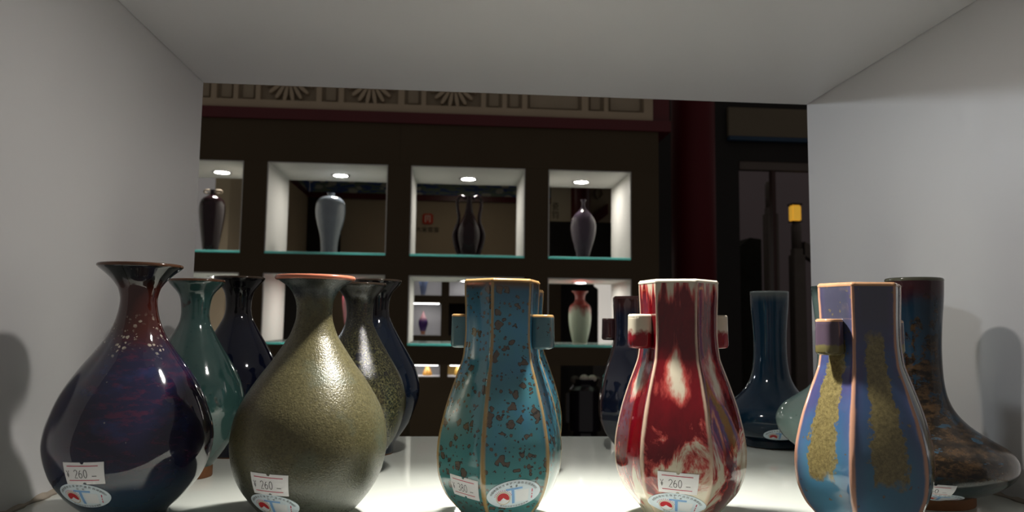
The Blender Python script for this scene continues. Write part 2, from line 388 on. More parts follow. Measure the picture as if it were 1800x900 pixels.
# things seen through the fourth niche and the far cabinet
pnl = empty('scroll_panel', (1.13, 7.6, 1.17)); tag(pnl, 'pale hanging panel with a column of dark brushed characters', 'panel')
box('sheet', (-.13, -.01, 0), (.10, .01, .46), plain('pale_sheet', (.50, .44, .33), .8, .1, .05, 3), pnl)
for z, ch in ((.16, '瓷'), (.07, '钧')):
    V, F = glyph(ch); mesh('character', [(x * .075 - .085, -.0115, y * .09 + z) for x, y in V], F, M_INK, pnl)
c2 = empty('red_pillar', (1.31, 7.62, -.9)); tag(c2, 'dark red pillar behind the slender purple niche vase', 'pillar')
revolve('shaft', [(.105, .1), (.105, 2.55)], M_REDBEAM, c2, 28); revolve('base', [(.13, 0), (.13, .099)], M_BLACK, c2, 28)
struct(box('wall_far_return', (1.285, 7.9, 1.05), (2.2, 8.0, 1.66), M_FARWALL), 'tan wall behind the red pillar')
rb = struct(mesh('trim_11', [(1.40, 7.86, 1.22), (1.66, 7.86, 1.42), (1.66, 7.86, 1.30), (1.40, 7.86, 1.10), (1.40, 7.899, 1.22), (1.66, 7.899, 1.42), (1.66, 7.899, 1.30), (1.40, 7.899, 1.10)],
     [(0, 3, 2, 1), (4, 5, 6, 7), (0, 1, 5, 4), (1, 2, 6, 5), (2, 3, 7, 6), (3, 0, 4, 7)], M_REDBEAM), 'sloping red beam behind the fourth niche')
rg = tag(tube('ring_ornament', [(1.565 + .04 * math.cos(a), 7.885, 1.53 + .055 * math.sin(a)) for a in [2 * PI * k / 20 for k in range(21)]], .012, M_CREAM2), 'cream ring ornament on the wall behind the purple vase', 'ornament')
struct(box('wall_low_far', (.95, 7.3, -.9), (1.60, 7.4, 1.13), M_BLACK), 'dark low partition beyond the fourth niche')
struct(box('wall_pier', (1.60, 7.2, -.9), (1.66, 7.4, 1.66), M_FARWALL), 'narrow tan pier beyond the fourth niche')
M_GLOWP = plain('glow_white_panel', (.8, .78, .74), .6, emit=(1, .93, .85), es=.30, var=.03, sc=2)  # emission stands in for the light falling on these white pieces
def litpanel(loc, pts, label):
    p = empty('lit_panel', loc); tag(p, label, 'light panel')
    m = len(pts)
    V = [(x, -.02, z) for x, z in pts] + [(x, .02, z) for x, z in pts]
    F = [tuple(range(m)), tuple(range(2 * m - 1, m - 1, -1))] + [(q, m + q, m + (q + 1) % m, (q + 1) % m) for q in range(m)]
    mesh('face', V, F, M_GLOWP, p)
    V = [(x * 1.03, .021, z * 1.03) for x, z in pts] + [(x * 1.03, .05, z * 1.03) for x, z in pts]
    mesh('back_frame', V, F, M_BLACK, p)
    x0 = min(q[0] for q in pts); x1 = max(q[0] for q in pts); zb = min(q[1] for q in pts)
    box('plinth', (x0, -.02, -.9 - loc[2]), (x1, .05, zb - .001 if zb == 0 else zb * 1.03 - .001), M_BLACK, p)
litpanel((1.72, 7.1, .50), [(-.10, -.3), (.08, -.3), (.08, .85), (-.03, .82), (-.10, .72)], 'tall white panel with added glow and a cut corner right of the purple niche vase')
litpanel((-1.80, 6.0, .40), [(-.055, 0), (.055, 0), (.055, .27), (-.055, .33)], 'pinkish panel with added glow and slanting top right of the dark niche vase')
litpanel((-1.30, 6.2, .50), [(-.10, 0), (.09, 0), (.02, .05), (-.10, .12)], 'small white wedge with added glow, left of the blue-grey niche vase')
litpanel((-1.18, 6.35, .06), [(-.06, 0), (.09, 0), (.09, .32), (-.06, .32)], 'white panel with added glow in the second row behind the olive vase')
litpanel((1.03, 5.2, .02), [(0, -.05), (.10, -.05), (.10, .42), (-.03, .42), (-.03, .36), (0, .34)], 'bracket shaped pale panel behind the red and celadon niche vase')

FC = empty('far_cabinet', (0, 6.5, -.9)); tag(FC, 'dark cabinet of small lit white cells glimpsed through the third niche', 'display cabinet')
def fcb(n, a, b, m): return box(n, (a[0], a[1] - 6.5, a[2] + .9), (b[0], b[1] - 6.5, b[2] + .9), m, FC)
M_CELL = plain('white_cell_lining', (.62, .62, .64), .6, .2, .04, 5); M_STRIP = plain('cell_light_strip', (.9, .9, .9), .5, emit=(1, .97, .95), es=9, var=.01)
M_AMBER = plain('amber_cell_lining', (.75, .50, .17), .6, .2, .08, 5)
CX = [(-.374, -.104), (-.037, .230)]; CZ = [(.340, .490), (-.007, .276), (-.364, -.262)]
fcb('back_board', (-.62, 6.80, -.9), (1.6, 6.83, .60), M_BLACK)
xs = [-.62] + [v for c in CX for v in c] + [.95]
for i in range(0, 6, 2): fcb('upright', (xs[i], 6.5, -.9), (xs[i + 1], 6.799, .60), M_WOOD)
for (a, b) in CX:
    zz = [-.9] + [v for c in sorted(CZ) for v in c] + [.60]
    for i in range(0, 8, 2): fcb('rail', (a, 6.5, zz[i]), (b, 6.799, zz[i + 1]), M_WOOD)
for ci, (a, b) in enumerate(CX):
    for ri, (z0, z1) in enumerate(CZ):
        if ci == 1 and ri == 1: continue
        fcb('cell_back', (a + .001, 6.77, z0 + .001), (b - .001, 6.799, z1 - .001), M_AMBER if (ri == 2 and ci == 1) else M_CELL)
        fcb('cell_floor', (a + .001, 6.51, z0 + .0005), (b - .001, 6.769, z0 + .006), M_CELL)
        fcb('light_strip', (a + .02, 6.56, z1 - .008), (b - .02, 6.60, z1 - .001), M_STRIP)

# ------------------------------------------------------------------ glazes
M_FOOT = plain('unglazed_brown_foot', (.17, .07, .028), .65, .25, .25, 160)
M_INNER = plain('dark_inner_glaze', (.03, .03, .03), .2)
def g_purple():
    n = NT('purple_blue_flambe_glaze'); z = n.z
    streak = n.noise((90, 90, 260), 6, .7, dist=.3)
    c = n.mix(n.step(streak, .48, .66), (.012, .012, .036), (.050, .013, .034))
    c = n.mix(n.f('MULTIPLY', n.step(n.noise((38, 38, 60), 5, .6, (3, 1, 2)), .50, .70), .8), c, (.014, .024, .080))
    c = n.mix(n.step(n.f('ADD', n.f('MULTIPLY', n.noise((60, 60, 30), 4), .03), z), .110, .130), c, (.050, .010, .007))
    c = n.mix(n.step(z, .136, .142), c, (.016, .020, .020))
    c = n.mix(n.f('SUBTRACT', 1.0, n.step(z, .010, .045)), c, (.010, .040, .075))  # blue lower zone, mostly the lit shelf's reflection painted into the glaze
    d, r = n.vor(430, .5)
    m = n.f('MULTIPLY', n.f('LESS_THAN', d, n.f('MULTIPLY', r, .52)), n.step(n.noise((70, 70, 90), 3, .5, (5, 5, 1)), .46, .57))
    m = n.f('MULTIPLY', m, n.band(z, .092, .101, .112, .122))
    d2, r2 = n.vor(260, .5, (4, 2, 1)); m2 = n.f('LESS_THAN', d2, n.f('MULTIPLY', n.f('SUBTRACT', r2, .93), 2.0))
    c = n.mix(n.f('MAXIMUM', n.f('MULTIPLY', m, .8), n.f('MULTIPLY', m2, .35)), c, (.42, .38, .30))
    n.bump(n.noise(40, 3), .0006, .25)
    return n.out(c, .05, .75, coat=.18)
def g_teal():
    n = NT('teal_glaze'); c = n.mix(n.noise((30, 30, 20), 4), (.018, .050, .046), (.034, .082, .075))
    d, r = n.vor(330, .5); sp = n.f('LESS_THAN', d, n.f('MULTIPLY', n.f('SUBTRACT', r, .60), .8))
    c = n.mix(n.f('MULTIPLY', sp, .7), c, (.012, .045, .045))
    c = n.mix(n.f('MULTIPLY', n.step(n.noise((90, 90, 110), 3, .5, (1, 7, 0)), .53, .60), n.band(n.z, .116, .124, .132, .138)), c, (.015, .013, .010))
    n.bump(n.noise(60, 3), .0005, .2); return n.out(c, .07, .85)
def g_navy(name, hi, lo):
    n = NT(name); c = n.mix(n.noise((40, 40, 20), 4), lo, hi)
    c = n.mix(n.step(n.f('ADD', n.z, n.f('MULTIPLY', n.noise((150, 150, 90), 3), .03)), .125, .140), c, (.006, .005, .006))
    n.bump(n.noise(60, 3), .0005, .2); return n.out(c, .06, .45)
def g_olive():
    n = NT('matt_olive_crystalline_glaze')
    k = n.f('ADD', n.f('MULTIPLY', n.f('SUBTRACT', n.noise(650, 3, .75), .5), 1.5), .5, clamp=True); k2 = n.noise(38, 5, .6)
    c = n.mix(k, (.026, .024, .010), (.190, .168, .078)); c = n.mix(n.step(k2, .52, .72), c, (.10, .11, .07))
    low = n.f('SUBTRACT', 1.0, n.step(n.f('ADD', n.z, n.f('MULTIPLY', n.noise(45, 4), .02)), .028, .062))
    c = n.mix(n.f('MULTIPLY', low, .85), c, n.mix(n.noise(120, 5, .7), (.026, .031, .026), (.085, .092, .076)))
    c = n.mix(n.step(n.f('ADD', n.z, n.f('MULTIPLY', n.noise((70, 70, 40), 4), .012)), .134, .141), c, (.030, .036, .034))
    n.bump(n.noise(1000, 2, .6), .0003, .8)
    return n.out(c, n.f('ADD', n.f('MULTIPLY', n.noise(700, 2), .20), .20), .6, metal=.15)
def g_bronze():
    n = NT('speckled_bronze_black_glaze'); k = n.noise(700, 5, .75)
    c = n.mix(n.step(k, .40, .75), (.010, .011, .007), (.150, .140, .060))
    bl = n.step(n.f('ADD', n.f('MULTIPLY', n.noise((120, 120, 80), 4), .05), n.z), .112, .148)
    c = n.mix(n.f('MULTIPLY', bl, .75), c, (.010, .009, .009))
    d, r = n.vor(150, .8); c = n.mix(n.f('MULTIPLY', n.f('LESS_THAN', d, n.f('MULTIPLY', n.f('SUBTRACT', r, .45), .9)), n.band(n.z, .070, .082, .100, .112)), c, (.006, .006, .012))
    n.bump(k, .0004, .35); return n.out(c, .16, .6)
def ridged(name, base_fn, ridge_col, amt, rough=.08, width=(.25, .75), bumpd=.0005):
    n = NT(name); c = base_fn(n)
    rg = n.step(n.f('ADD', n.attr('ridge'), n.f('MULTIPLY', n.f('SUBTRACT', n.noise(90, 4), .5), .5)), *width)
    c = n.mix(n.f('MULTIPLY', rg, amt), c, ridge_col)
    n.bump(n.noise(70, 3), bumpd, .2)
    return n.out(c, rough, .8, coat=.25)
def spots(n, c, sc, thr, amp, seed, col=(.105, .084, .066), dark=(.034, .034, .030), warp=.9):
    d, r = n.vor(sc, warp, seed); lim = n.f('MULTIPLY', n.f('SUBTRACT', r, thr), amp)
    e = n.f('ADD', n.f('SUBTRACT', lim, d), n.f('MULTIPLY', n.f('SUBTRACT', n.noise(sc * 3.0, 2), .5), .16))
    c = n.mix(n.step(e, -.012, .015), c, dark); return n.mix(n.step(e, .05, .085), c, col)
def b_turq(n):
    c = n.mix(n.step(n.noise((26, 26, 18), 4), .40, .62), (.070, .240, .285), (.060, .225, .390))
    c = n.mix(n.f('SUBTRACT', 1.0, n.step(n.z, .030, .075)), c, (.060, .215, .215))
    c = n.mix(n.step(n.z, .110, .142), c, (.030, .105, .165))
    c = spots(n, c, 190, .22, .68, (0, 0, 0), warp=.7); c = spots(n, c, 400, .45, .80, (3, 1, 5), warp=.5)
    big = n.vor(95, 1.3, (2, 5, 3)); c2 = spots(n, c, 125, .62, 1.2, (5, 2, 7), warp=1.5)
    return n.mix(n.step(n.z, .136, .1415), c2, (.10, .055, .025))
def b_red(n):
    red = n.mix(n.noise((60, 60, 22), 6, .65, dist=.6), (.030, .001, .003), (.215, .003, .008))
    cream = n.mix(n.noise(40, 3), (.50, .44, .31), (.66, .60, .46))
    fine = n.f('MULTIPLY', n.f('SUBTRACT', n.noise((420, 420, 150), 5, .75), .5), .35)
    top = n.f('ADD', n.f('MULTIPLY', n.f('SUBTRACT', n.z, .1365), 70.0), n.f('MULTIPLY', n.f('SUBTRACT', n.noise((210, 210, 34), 3), .42), 3.6))
    s1 = n.noise((120, 120, 20), 4, .6, (2, 3, 1))
    mid = n.f('ADD', n.f('SUBTRACT', n.f('MULTIPLY', n.band(n.z, .064, .082, .090, .110), 1.05), n.f('MULTIPLY', n.attr('facec'), .95)), n.f('MULTIPLY', n.f('SUBTRACT', s1, .55), 2.2))
    s2 = n.noise((44, 44, 24), 6, .66, (6, 2, 9), dist=.9)
    low = n.f('ADD', n.f('MULTIPLY', n.f('SUBTRACT', .047, n.z), 34.0), n.f('MULTIPLY', n.f('SUBTRACT', s2, .50), 7.5))
    low = n.f('SUBTRACT', low, n.f('MULTIPLY', n.step(n.z, .060, .085), 6.0))
    m = n.f('MAXIMUM', n.f('MAXIMUM', top, low), mid)
    m = n.f('ADD', m, fine)
    c = n.mix(n.step(m, .05, .55), red, (.42, .055, .045)); return n.mix(n.step(m, .40, 1.0), c, cream)
def b_bluegold(n):
    c = n.mix(n.step(n.noise((40, 40, 30), 4), .42, .62), (.042, .085, .190), (.054, .058, .150))
    c = n.mix(n.f('SUBTRACT', 1.0, n.step(n.z, .030, .080)), c, (.050, .160, .250))
    c = n.mix(n.step(n.z, .100, .125), c, (.066, .068, .105))
    c = n.mix(n.f('MULTIPLY', n.step(n.attr('facec'), .55, .9), .25), c, (.10, .08, .20))
    c = spots(n, c, 320, .62, .85, (0, 3, 0), (.14, .12, .09), (.08, .08, .09))
    e = n.f('ADD', n.attr('facec'), n.f('MULTIPLY', n.f('SUBTRACT', n.noise(170, 5, .7), .5), .75))
    zz = n.f('ADD', n.z, n.f('MULTIPLY', n.f('SUBTRACT', n.noise(150, 4), .5), .02))
    g = n.f('MULTIPLY', n.f('SUBTRACT', 1.0, n.step(e, .46, .54)), n.band(zz, .030, .036, .108, .116))
    gold = n.mix(n.f('ADD', n.f('MULTIPLY', n.f('SUBTRACT', n.noise(520, 4, .8), .5), 1.6), .5, clamp=True), (.040, .034, .012), (.300, .245, .100))
    return n.mix(g, c, gold)
def b_navyhex(n):
    c = n.mix(n.noise((40, 40, 20), 4), (.004, .005, .014), (.006, .011, .030))
    return n.mix(n.step(n.z, .125, .137), c, (.030, .010, .010))
def g_brownblue():
    n = NT('brown_blue_mottled_glaze'); z = n.z
    blue = n.mix(n.noise((40, 40, 20), 4), (.006, .018, .034), (.011, .036, .062))
    br = n.mix(n.step(n.noise((120, 120, 240), 6, .75), .40, .68), (.006, .0045, .003), (.062, .035, .015))
    k = n.f('ADD', n.noise((110, 110, 90), 6, .72, (1, 2, 3), dist=.5), n.f('MULTIPLY', n.f('SUBTRACT', .110, z), 2.2))
    c = n.mix(n.step(k, .48, .55), blue, br)
    c = n.mix(n.f('MULTIPLY', n.step(n.noise((60, 60, 140), 4, .6, (8, 8, 8)), .58, .64), n.band(z, .020, .028, .050, .070)), c, (.018, .048, .075))
    c = n.mix(n.step(n.f('ADD', z, n.f('MULTIPLY', n.noise(60, 3), .012)), (.0) + .138, .150), c, (.030, .005, .009))
    c = n.mix(n.f('SUBTRACT', 1.0, n.step(n.f('ADD', z, n.f('MULTIPLY', n.noise(50, 3), .008)), .022, .030)), c, (.010, .022, .024))
    n.bump(n.noise(120, 4), .0006, .35); return n.out(c, .16, .5)
def g_simple(name, a, b, rough=.08, lipcol=None, spec=.8):
    n = NT(name); c = n.mix(n.noise((30, 30, 20), 4), a, b)
    if lipcol: c = n.mix(n.step(n.z, .140, .151), c, lipcol)
    d, r = n.vor(300, .5); c = n.mix(n.f('MULTIPLY', n.f('LESS_THAN', d, n.f('MULTIPLY', n.f('SUBTRACT', r, .7), .7)), .35), c, tuple(v * .5 for v in a))
    n.bump(n.noise(50, 3), .0006, .25); return n.out(c, rough, spec)

# ------------------------------------------------------------------ stickers on curved glaze
M_PAPER = plain('white_label_paper', (.86, .85, .85), .55, .3, .03, 200)
M_PAPERB = plain('pale_blue_seal_paper', (.70, .80, .86), .45, .35, .05, 150)
M_RULE = plain('red_label_rule', (.55, .05, .10), .6, .2, .08, 200)
M_PRINT = plain('grey_black_print', (.045, .045, .05), .6, .2, .1, 200)
M_PBLUE = plain('pale_blue_print', (.22, .42, .72), .5, .3, .08, 200)
M_PRED = plain('emblem_red', (.52, .028, .035), .5, .3, .15, 400)
M_PTAN = plain('emblem_tan', (.60, .48, .30), .5, .3, .08, 300)
M_PWHITE = plain('print_white', (.80, .82, .84), .5, .3, .02, 200)
class Surf:
    """outer skin of a vase: r(z) profile, optional six-sided radius"""
    def __init__(s, prof, rfun=None):
        s.p = [(r * 1.0, z * 1.0) for r, z in prof]; s.rf = rfun
        s.arc = [0.0]
        for i in range(1, len(s.p)): s.arc.append(s.arc[-1] + math.hypot(s.p[i][0] - s.p[i - 1][0], s.p[i][1] - s.p[i - 1][1]))
    def at_arc(s, a):
        for i in range(1, len(s.arc)):
            if s.arc[i] >= a or i == len(s.arc) - 1:
                t = (a - s.arc[i - 1]) / max(1e-9, s.arc[i] - s.arc[i - 1])
                return tuple(s.p[i - 1][k] + t * (s.p[i][k] - s.p[i - 1][k]) for k in (0, 1))
    def arc_of(s, z):
        for i in range(1, len(s.p)):
            if s.p[i][1] >= z:
                t = (z - s.p[i - 1][1]) / max(1e-9, s.p[i][1] - s.p[i - 1][1]); return s.arc[i - 1] + t * (s.arc[i] - s.arc[i - 1])
    def pos(s, a, th):
        r, z = s.at_arc(a); r = s.rf(r, z, th) if s.rf else r
        return Vector((r * math.cos(th), r * math.sin(th), z))
    def place(s, z0, th0, rot):
        a0 = s.arc_of(z0); r0 = s.pos(a0, th0).to_2d().length; cr, sr = math.cos(rot), math.sin(rot)
        def f(u, v, off):
            uu = u * cr - v * sr; vv = u * sr + v * cr
            a = a0 + vv; th = th0 + uu / r0
            p = s.pos(a, th); dp = s.pos(a, th + .01) - s.pos(a, th - .01); dq = s.pos(a + .0006, th) - s.pos(a - .0006, th)
            nn = dp.cross(dq).normalized()
            return p + nn * off
        return f
def sheet(name, f, cols, vlo, vhi, rows, off, mat, parent):
    V, F = [], []; nc = len(cols); nr = rows + 1
    for u in cols:
        a, b = vlo(u), vhi(u)
        for j in range(nr): V.append(f(u, a + (b - a) * j / rows, off))
    for i in range(nc - 1):
        for j in range(rows): F.append((i * nr + j, (i + 1) * nr + j, (i + 1) * nr + j + 1, i * nr + j + 1))
    ring = [(cols[i], vlo(cols[i]), i * nr) for i in range(nc)] + [(cols[-1], vhi(cols[-1]), (nc - 1) * nr + rows)] + \
           [(cols[i], vhi(cols[i]), i * nr + rows) for i in range(nc - 1, -1, -1)]
    s0 = len(V)
    for u, v, _ in ring: V.append(f(u, v, off * .1))
    m = len(ring)
    for q in range(m): F.append((ring[q][2], s0 + q, s0 + (q + 1) % m, ring[(q + 1) % m][2]))
    return mesh(name, V, F, mat, parent, False)
def strokes(name, f, lines, wd, off, mat, parent):
    V, F = [], []
    for L in lines:
        pts = []
        for i in range(len(L) - 1):                       # subdivide long strokes so that they follow the glaze
            m = max(1, int(math.hypot(L[i + 1][0] - L[i][0], L[i + 1][1] - L[i][1]) / .0012))
            pts += [(L[i][0] + (L[i + 1][0] - L[i][0]) * k / m, L[i][1] + (L[i + 1][1] - L[i][1]) * k / m) for k in range(m)]
        pts.append(L[-1]); s = len(V)
        for i, (x, y) in enumerate(pts):
            a = pts[max(i - 1, 0)]; b = pts[min(i + 1, len(pts) - 1)]; d = math.hypot(b[0] - a[0], b[1] - a[1]) or 1e-9
            nx, ny = -(b[1] - a[1]) / d * wd / 2, (b[0] - a[0]) / d * wd / 2
            V += [f(x - nx, y - ny, off), f(x + nx, y + ny, off)]
        for i in range(len(pts) - 1): F.append((s + 2 * i, s + 2 * i + 2, s + 2 * i + 3, s + 2 * i + 1))
    return mesh(name, V, F, mat, parent)
def arcp(cx, cy, rx, ry, a0, a1, n=10): return [(cx + rx * math.cos(math.radians(a0 + (a1 - a0) * k / n)), cy + ry * math.sin(math.radians(a0 + (a1 - a0) * k / n))) for k in range(n + 1)]
DIG = {'0': [arcp(.5, 1, .42, .95, 0, 360, 18)],
       '2': [arcp(.5, 1.45, .42, .48, 170, -30, 9) + [(.10, .06), (.94, .06)]],
       '6': [arcp(.9, .62, .82, 1.3, 110, 180, 6) + arcp(.5, .58, .42, .54, 180, 540, 16)],
       '3': [arcp(.48, 1.48, .38, .46, 150, -90, 9), arcp(.48, .54, .44, .48, 90, -150, 9)],
       '8': [arcp(.5, 1.48, .36, .44, 0, 360, 14), arcp(.5, .54, .44, .48, 0, 360, 14)],
       '¥': [[(.05, 1.95), (.5, 1.2), (.95, 1.95)], [(.5, 1.2), (.5, .1)], [(.12, .98), (.88, .98)], [(.12, .58), (.88, .58)]],
       '-': [[(0, .6), (1.1, .62)]]}
def price_tag(root, S, num, z0, th0, rot, wd=.0222, ht=.0126):
    f = S.place(z0, th0, rot); W2, H2 = wd / 2, ht / 2
    cols = sorted(set([-W2 + wd * i / 18 for i in range(19)] + [-.0011, -.0008, -.0004, 0, .0004, .0008, .0011]))
    nt = lambda u: math.sqrt(max(0, .0011 ** 2 - u * u)) if abs(u) < .0011 else 0
    t = sheet('price_tag', f, cols, lambda u: -H2 + nt(u), lambda u: H2 - nt(u), 8, .00032, M_PAPER, root); t['label'] = 'white paper price tag with red rules'
    strokes('rule_print', f, [[(-W2 * .80, H2 * .68), (W2 * .74, H2 * .68)], [(-W2 * .80, -H2 * .62), (W2 * .74, -H2 * .62)]], .00042, .00040, M_RULE, t)
    L = []
    def put(ch, x, y, sx, sy): L.extend([[(x + px * sx, y + py * sy) for px, py in l] for l in DIG[ch]])
    put('¥', -W2 * .88, -H2 * .36, .0018, .0021)
    for i, ch in enumerate(num): put(ch, -W2 * .46 + i * .00265, -H2 * .40, .0021, .0024)
    put('-', W2 * .42, -H2 * .36, .0022, .0012)
    strokes('price_print', f, L, .00034, .00041, M_PRINT, t)
    return t
TOPTXT = '中国地理标志保护产品防伪溯源标识'; BOTTXT = '禹州市钧瓷行业协会监制'
def seal_sticker(root, S, z0, th0, rot, a=.0150, b=.0088):
    f = S.place(z0, th0, rot)
    cols = [-a * math.cos(PI * i / 28) for i in range(29)]
    q = lambda u: b * math.sqrt(max(0.0004, 1 - (u / a) ** 2))
    t = sheet('seal_sticker', f, cols, lambda u: -q(u), q, 10, .00030, M_PAPERB, root); t['label'] = 'pale blue oval seal sticker with red emblem'
    def patch(name, parts, off, mat):                    # printed areas, cut fine enough to follow the glaze
        V, F = [], []
        for xs, lo, hi in parts:
            s0 = len(V); nr = 7
            for u in xs:
                l, h = lo(u), max(hi(u), lo(u) + 1e-6)
                V += [f(u, l + (h - l) * j / (nr - 1), off) for j in range(nr)]
            for i in range(len(xs) - 1):
                for j in range(nr - 1): F.append((s0 + i * nr + j, s0 + (i + 1) * nr + j, s0 + (i + 1) * nr + j + 1, s0 + i * nr + j + 1))
        return mesh(name, V, F, mat, t)
    lin = lambda p, q, n=10: [p + (q - p) * i / n for i in range(n + 1)]
    rect = lambda x0, y0, x1, y1: (lin(x0, x1), lambda u: y0, lambda u: y1)
    def disc(cx, cy, rx, ry): return ([cx - rx * math.cos(PI * i / 16) for i in range(17)], lambda u: cy - ry * math.sqrt(max(0, 1 - ((u - cx) / rx) ** 2)), lambda u: cy + ry * math.sqrt(max(0, 1 - ((u - cx) / rx) ** 2)))
    V, F = [], []
    def chars(txt, a0, a1, ra, rb, sz, flip):
        for i, ch in enumerate(txt):
            an = math.radians(a0 + (a1 - a0) * i / (len(txt) - 1)); cx, cy = ra * math.cos(an), rb * math.sin(an)
            tn = math.atan2(rb * math.cos(an), -ra * math.sin(an)); tn = tn + PI if not flip else tn
            gv, gf = glyph(ch); s = len(V)
            V.extend([f(cx + sz * (x * math.cos(tn) - y * math.sin(tn)), cy + sz * (x * math.sin(tn) + y * math.cos(tn)), .00040) for x, y in gv]); F.extend([tuple(v + s for v in fc) for fc in gf])
    chars(TOPTXT, 162, 18, a * .86, b * .84, .0015, False); chars(BOTTXT, 232, 308, a * .88, b * .86, .0014, True)
    mesh('ring_lettering', V, F, M_PRINT, t)
    patch('blue_print', [rect(-.0012, -.0056, .0004, .0034), rect(-.0042, .0034, .0050, .0046)], .00037, M_PBLUE)
    patch('white_square', [rect(.0013, -.0048, .0084, .0026)], .00038, M_PWHITE)
    ex, ey = -.0061, -.0012
    patch('emblem_ring', [disc(ex, ey, .0041, .0044)], .00037, M_PTAN)
    patch('emblem_white', [disc(ex, ey, .0036, .0039)], .00042, M_PWHITE)
    dd = disc(ex, ey, .0034, .0036)
    patch('emblem_red', [(dd[0], lambda u: max(dd[1](u), ey - .0013 + max(0, .0020 - abs(u - ex)) * .9), lambda u: max(dd[2](u), ey - .0013))], .00047, M_PRED)
    tk = []
    for k in range(13):
        an = math.radians(20 + 140 * k / 12); tk.append([(ex + .0045 * math.cos(an), ey + .0048 * math.sin(an)), (ex + .0052 * math.cos(an), ey + .0055 * math.sin(an))])
    strokes('emblem_rays', f, tk, .0003, .00040, M_RULE, t)
    strokes('red_lettering', f, [[(.0104, .0022), (.0104, .0002)], [(.0104, -.0006), (.0104, -.0016)], [(.0104, -.0022), (.0104, -.0040)]], .0005, .00040, M_RULE, t)
    V, F = [], []
    for i, ch in enumerate('钧瓷'):
        gv, gf = glyph(ch); s = len(V); V.extend([f(-.0012 + i * .0030 + x * .0013, .0056 + y * .0013, .00040) for x, y in gv]); F.extend([tuple(v + s for v in fc) for fc in gf])
    mesh('title_lettering', V, F, M_PRINT, t)
    return t

# ------------------------------------------------------------------ vases
def view_th(x, y, off_deg):
    """world angle around a vase of the direction off_deg to the right of the way to the viewer's side"""
    return math.atan2(-y, -x) + math.radians(off_deg)
mm = .001
def vase_round(name, loc, prof, mats, label, rim=None, foot=None, inner=.0022, scale=1.0, rz=0.0, group=None):
    """prof: (z, r) in mm from lip down to foot, as turned on the wheel"""
    root = empty(name, (loc[0], loc[1], 0), rz); tag(root, label, 'vase', group)
    P = [(r * mm * scale, z * mm * scale) for z, r in prof][::-1]
    P = spline(P, 4); S = Surf(P)
    inn = [(max(.004, r - inner), z) for r, z in P if z > .5 * P[-1][1]][::-1]
    inn[0] = (P[-1][0] - inner * .6, P[-1][1] + .0004)
    revolve('body', P + inn, mats[0], root, 80)
    if rim:
        rr, rh = rim; R, Z = P[-1]
        pr = [(R + rr * math.cos(a) - rr * .75, Z + rh * math.sin(a) - rh * .35) for a in [math.radians(q) for q in range(-115, 256, 18)]]
        revolve('rim', pr, mats[1], root, 80, close=False)
    if foot:
        fr, fh = foot
        revolve('foot_ring', [(fr * .99, 0), (fr, .0006), (fr, fh)], M_FOOT, root, 64)
    return root, S
PEAR_A = [(149.6, 23.6), (148.1, 23.2), (145.0, 19.6), (141.5, 15.9), (138.0, 13.2), (134.6, 11.4), (127.7, 10.3), (117.4, 12.0), (107.1, 16.2), (98.6, 21.7), (86.8, 30.2), (73.3, 38.2), (59.8, 43.3), (51.5, 45.3), (43.2, 45.7), (33.2, 43.5), (23.3, 39.3), (13.4, 31.5), (6.8, 24.0), (4.6, 22.4), (1.2, 22.4)]
PEAR_D = [(143.8, 23.6), (141.6, 21.4), (137.8, 15.9), (132.5, 12.4), (127.3, 10.9), (122.2, 10.6), (117.0, 11.2), (110.1, 13.5), (104.9, 16.3), (92.9, 24.1), (82.7, 31.5), (70.8, 38.9), (60.7, 43.3), (48.9, 45.4), (38.9, 45.0), (27.2, 42.2), (17.2, 36.8), (7.3, 28.6), (4.0, 24.2), (1.2, 23.4)]
PEAR_B = [(147.0, 20.3), (144.8, 19.6), (141.3, 16.6), (137.4, 13.3), (133.0, 11.3), (126.5, 10.3), (120.0, 10.2), (113.0, 11.8), (101.8, 17.6), (92.8, 22.9), (83.3, 28.6), (72.6, 34.2), (61.9, 37.4), (54.0, 38.3), (44.9, 37.2), (30.1, 31.9), (21.7, 27.2), (13.4, 21.2), (8.2, 17.6), (1.0, 17.0)]
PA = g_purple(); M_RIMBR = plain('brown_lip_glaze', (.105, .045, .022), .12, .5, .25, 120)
M_RIMCORAL = plain('coral_lip_glaze', (.50, .165, .095), .16, .5, .15, 120); M_RIMDK = plain('dark_brown_lip_glaze', (.05, .032, .020), .12, .5, .25, 120)
def view_angle(loc, off): return view_th(loc[0], loc[1], off)

LA = (-.1897, .465)
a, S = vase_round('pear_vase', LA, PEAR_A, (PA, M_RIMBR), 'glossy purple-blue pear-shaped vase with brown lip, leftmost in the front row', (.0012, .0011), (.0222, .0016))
price_tag(a, S, '260', .0345, view_angle(LA, -30), math.radians(2)); seal_sticker(a, S, .0210, view_angle(LA, -35), math.radians(-2))
LD = (-.0841, .46)
a, S = vase_round('pear_vase', LD, PEAR_D, (g_olive(), M_RIMCORAL), 'matt olive green pear-shaped vase with coral pink lip, in the front row', (.0014, .0014), (.0232, .0016))
price_tag(a, S, '260', .0285, view_angle(LD, -29), math.radians(-2)); seal_sticker(a, S, .0155, view_angle(LD, -31), math.radians(-4))
LB = (-.1965, .585)
a, S = vase_round('pear_vase', LB, PEAR_B, (g_teal(), M_RIMBR), 'speckled teal pear-shaped vase standing behind the purple-blue one', (.0011, .0010), (.0176, .0095))
LC = (-.189, .672)
vase_round('pear_vase', LC, PEAR_B, (g_navy('midnight_navy_glaze', (.005, .007, .022), (.003, .004, .010)), M_RIMDK), 'near-black navy pear-shaped vase behind the teal one', (.0011, .0010), (.0176, .009), scale=1.05)
LE = (-.0741, .598)
vase_round('pear_vase', LE, PEAR_B, (g_bronze(), M_RIMDK), 'dark speckled bronze-green pear-shaped vase just behind the matt olive one', (.0011, .0010), (.0176, .009))
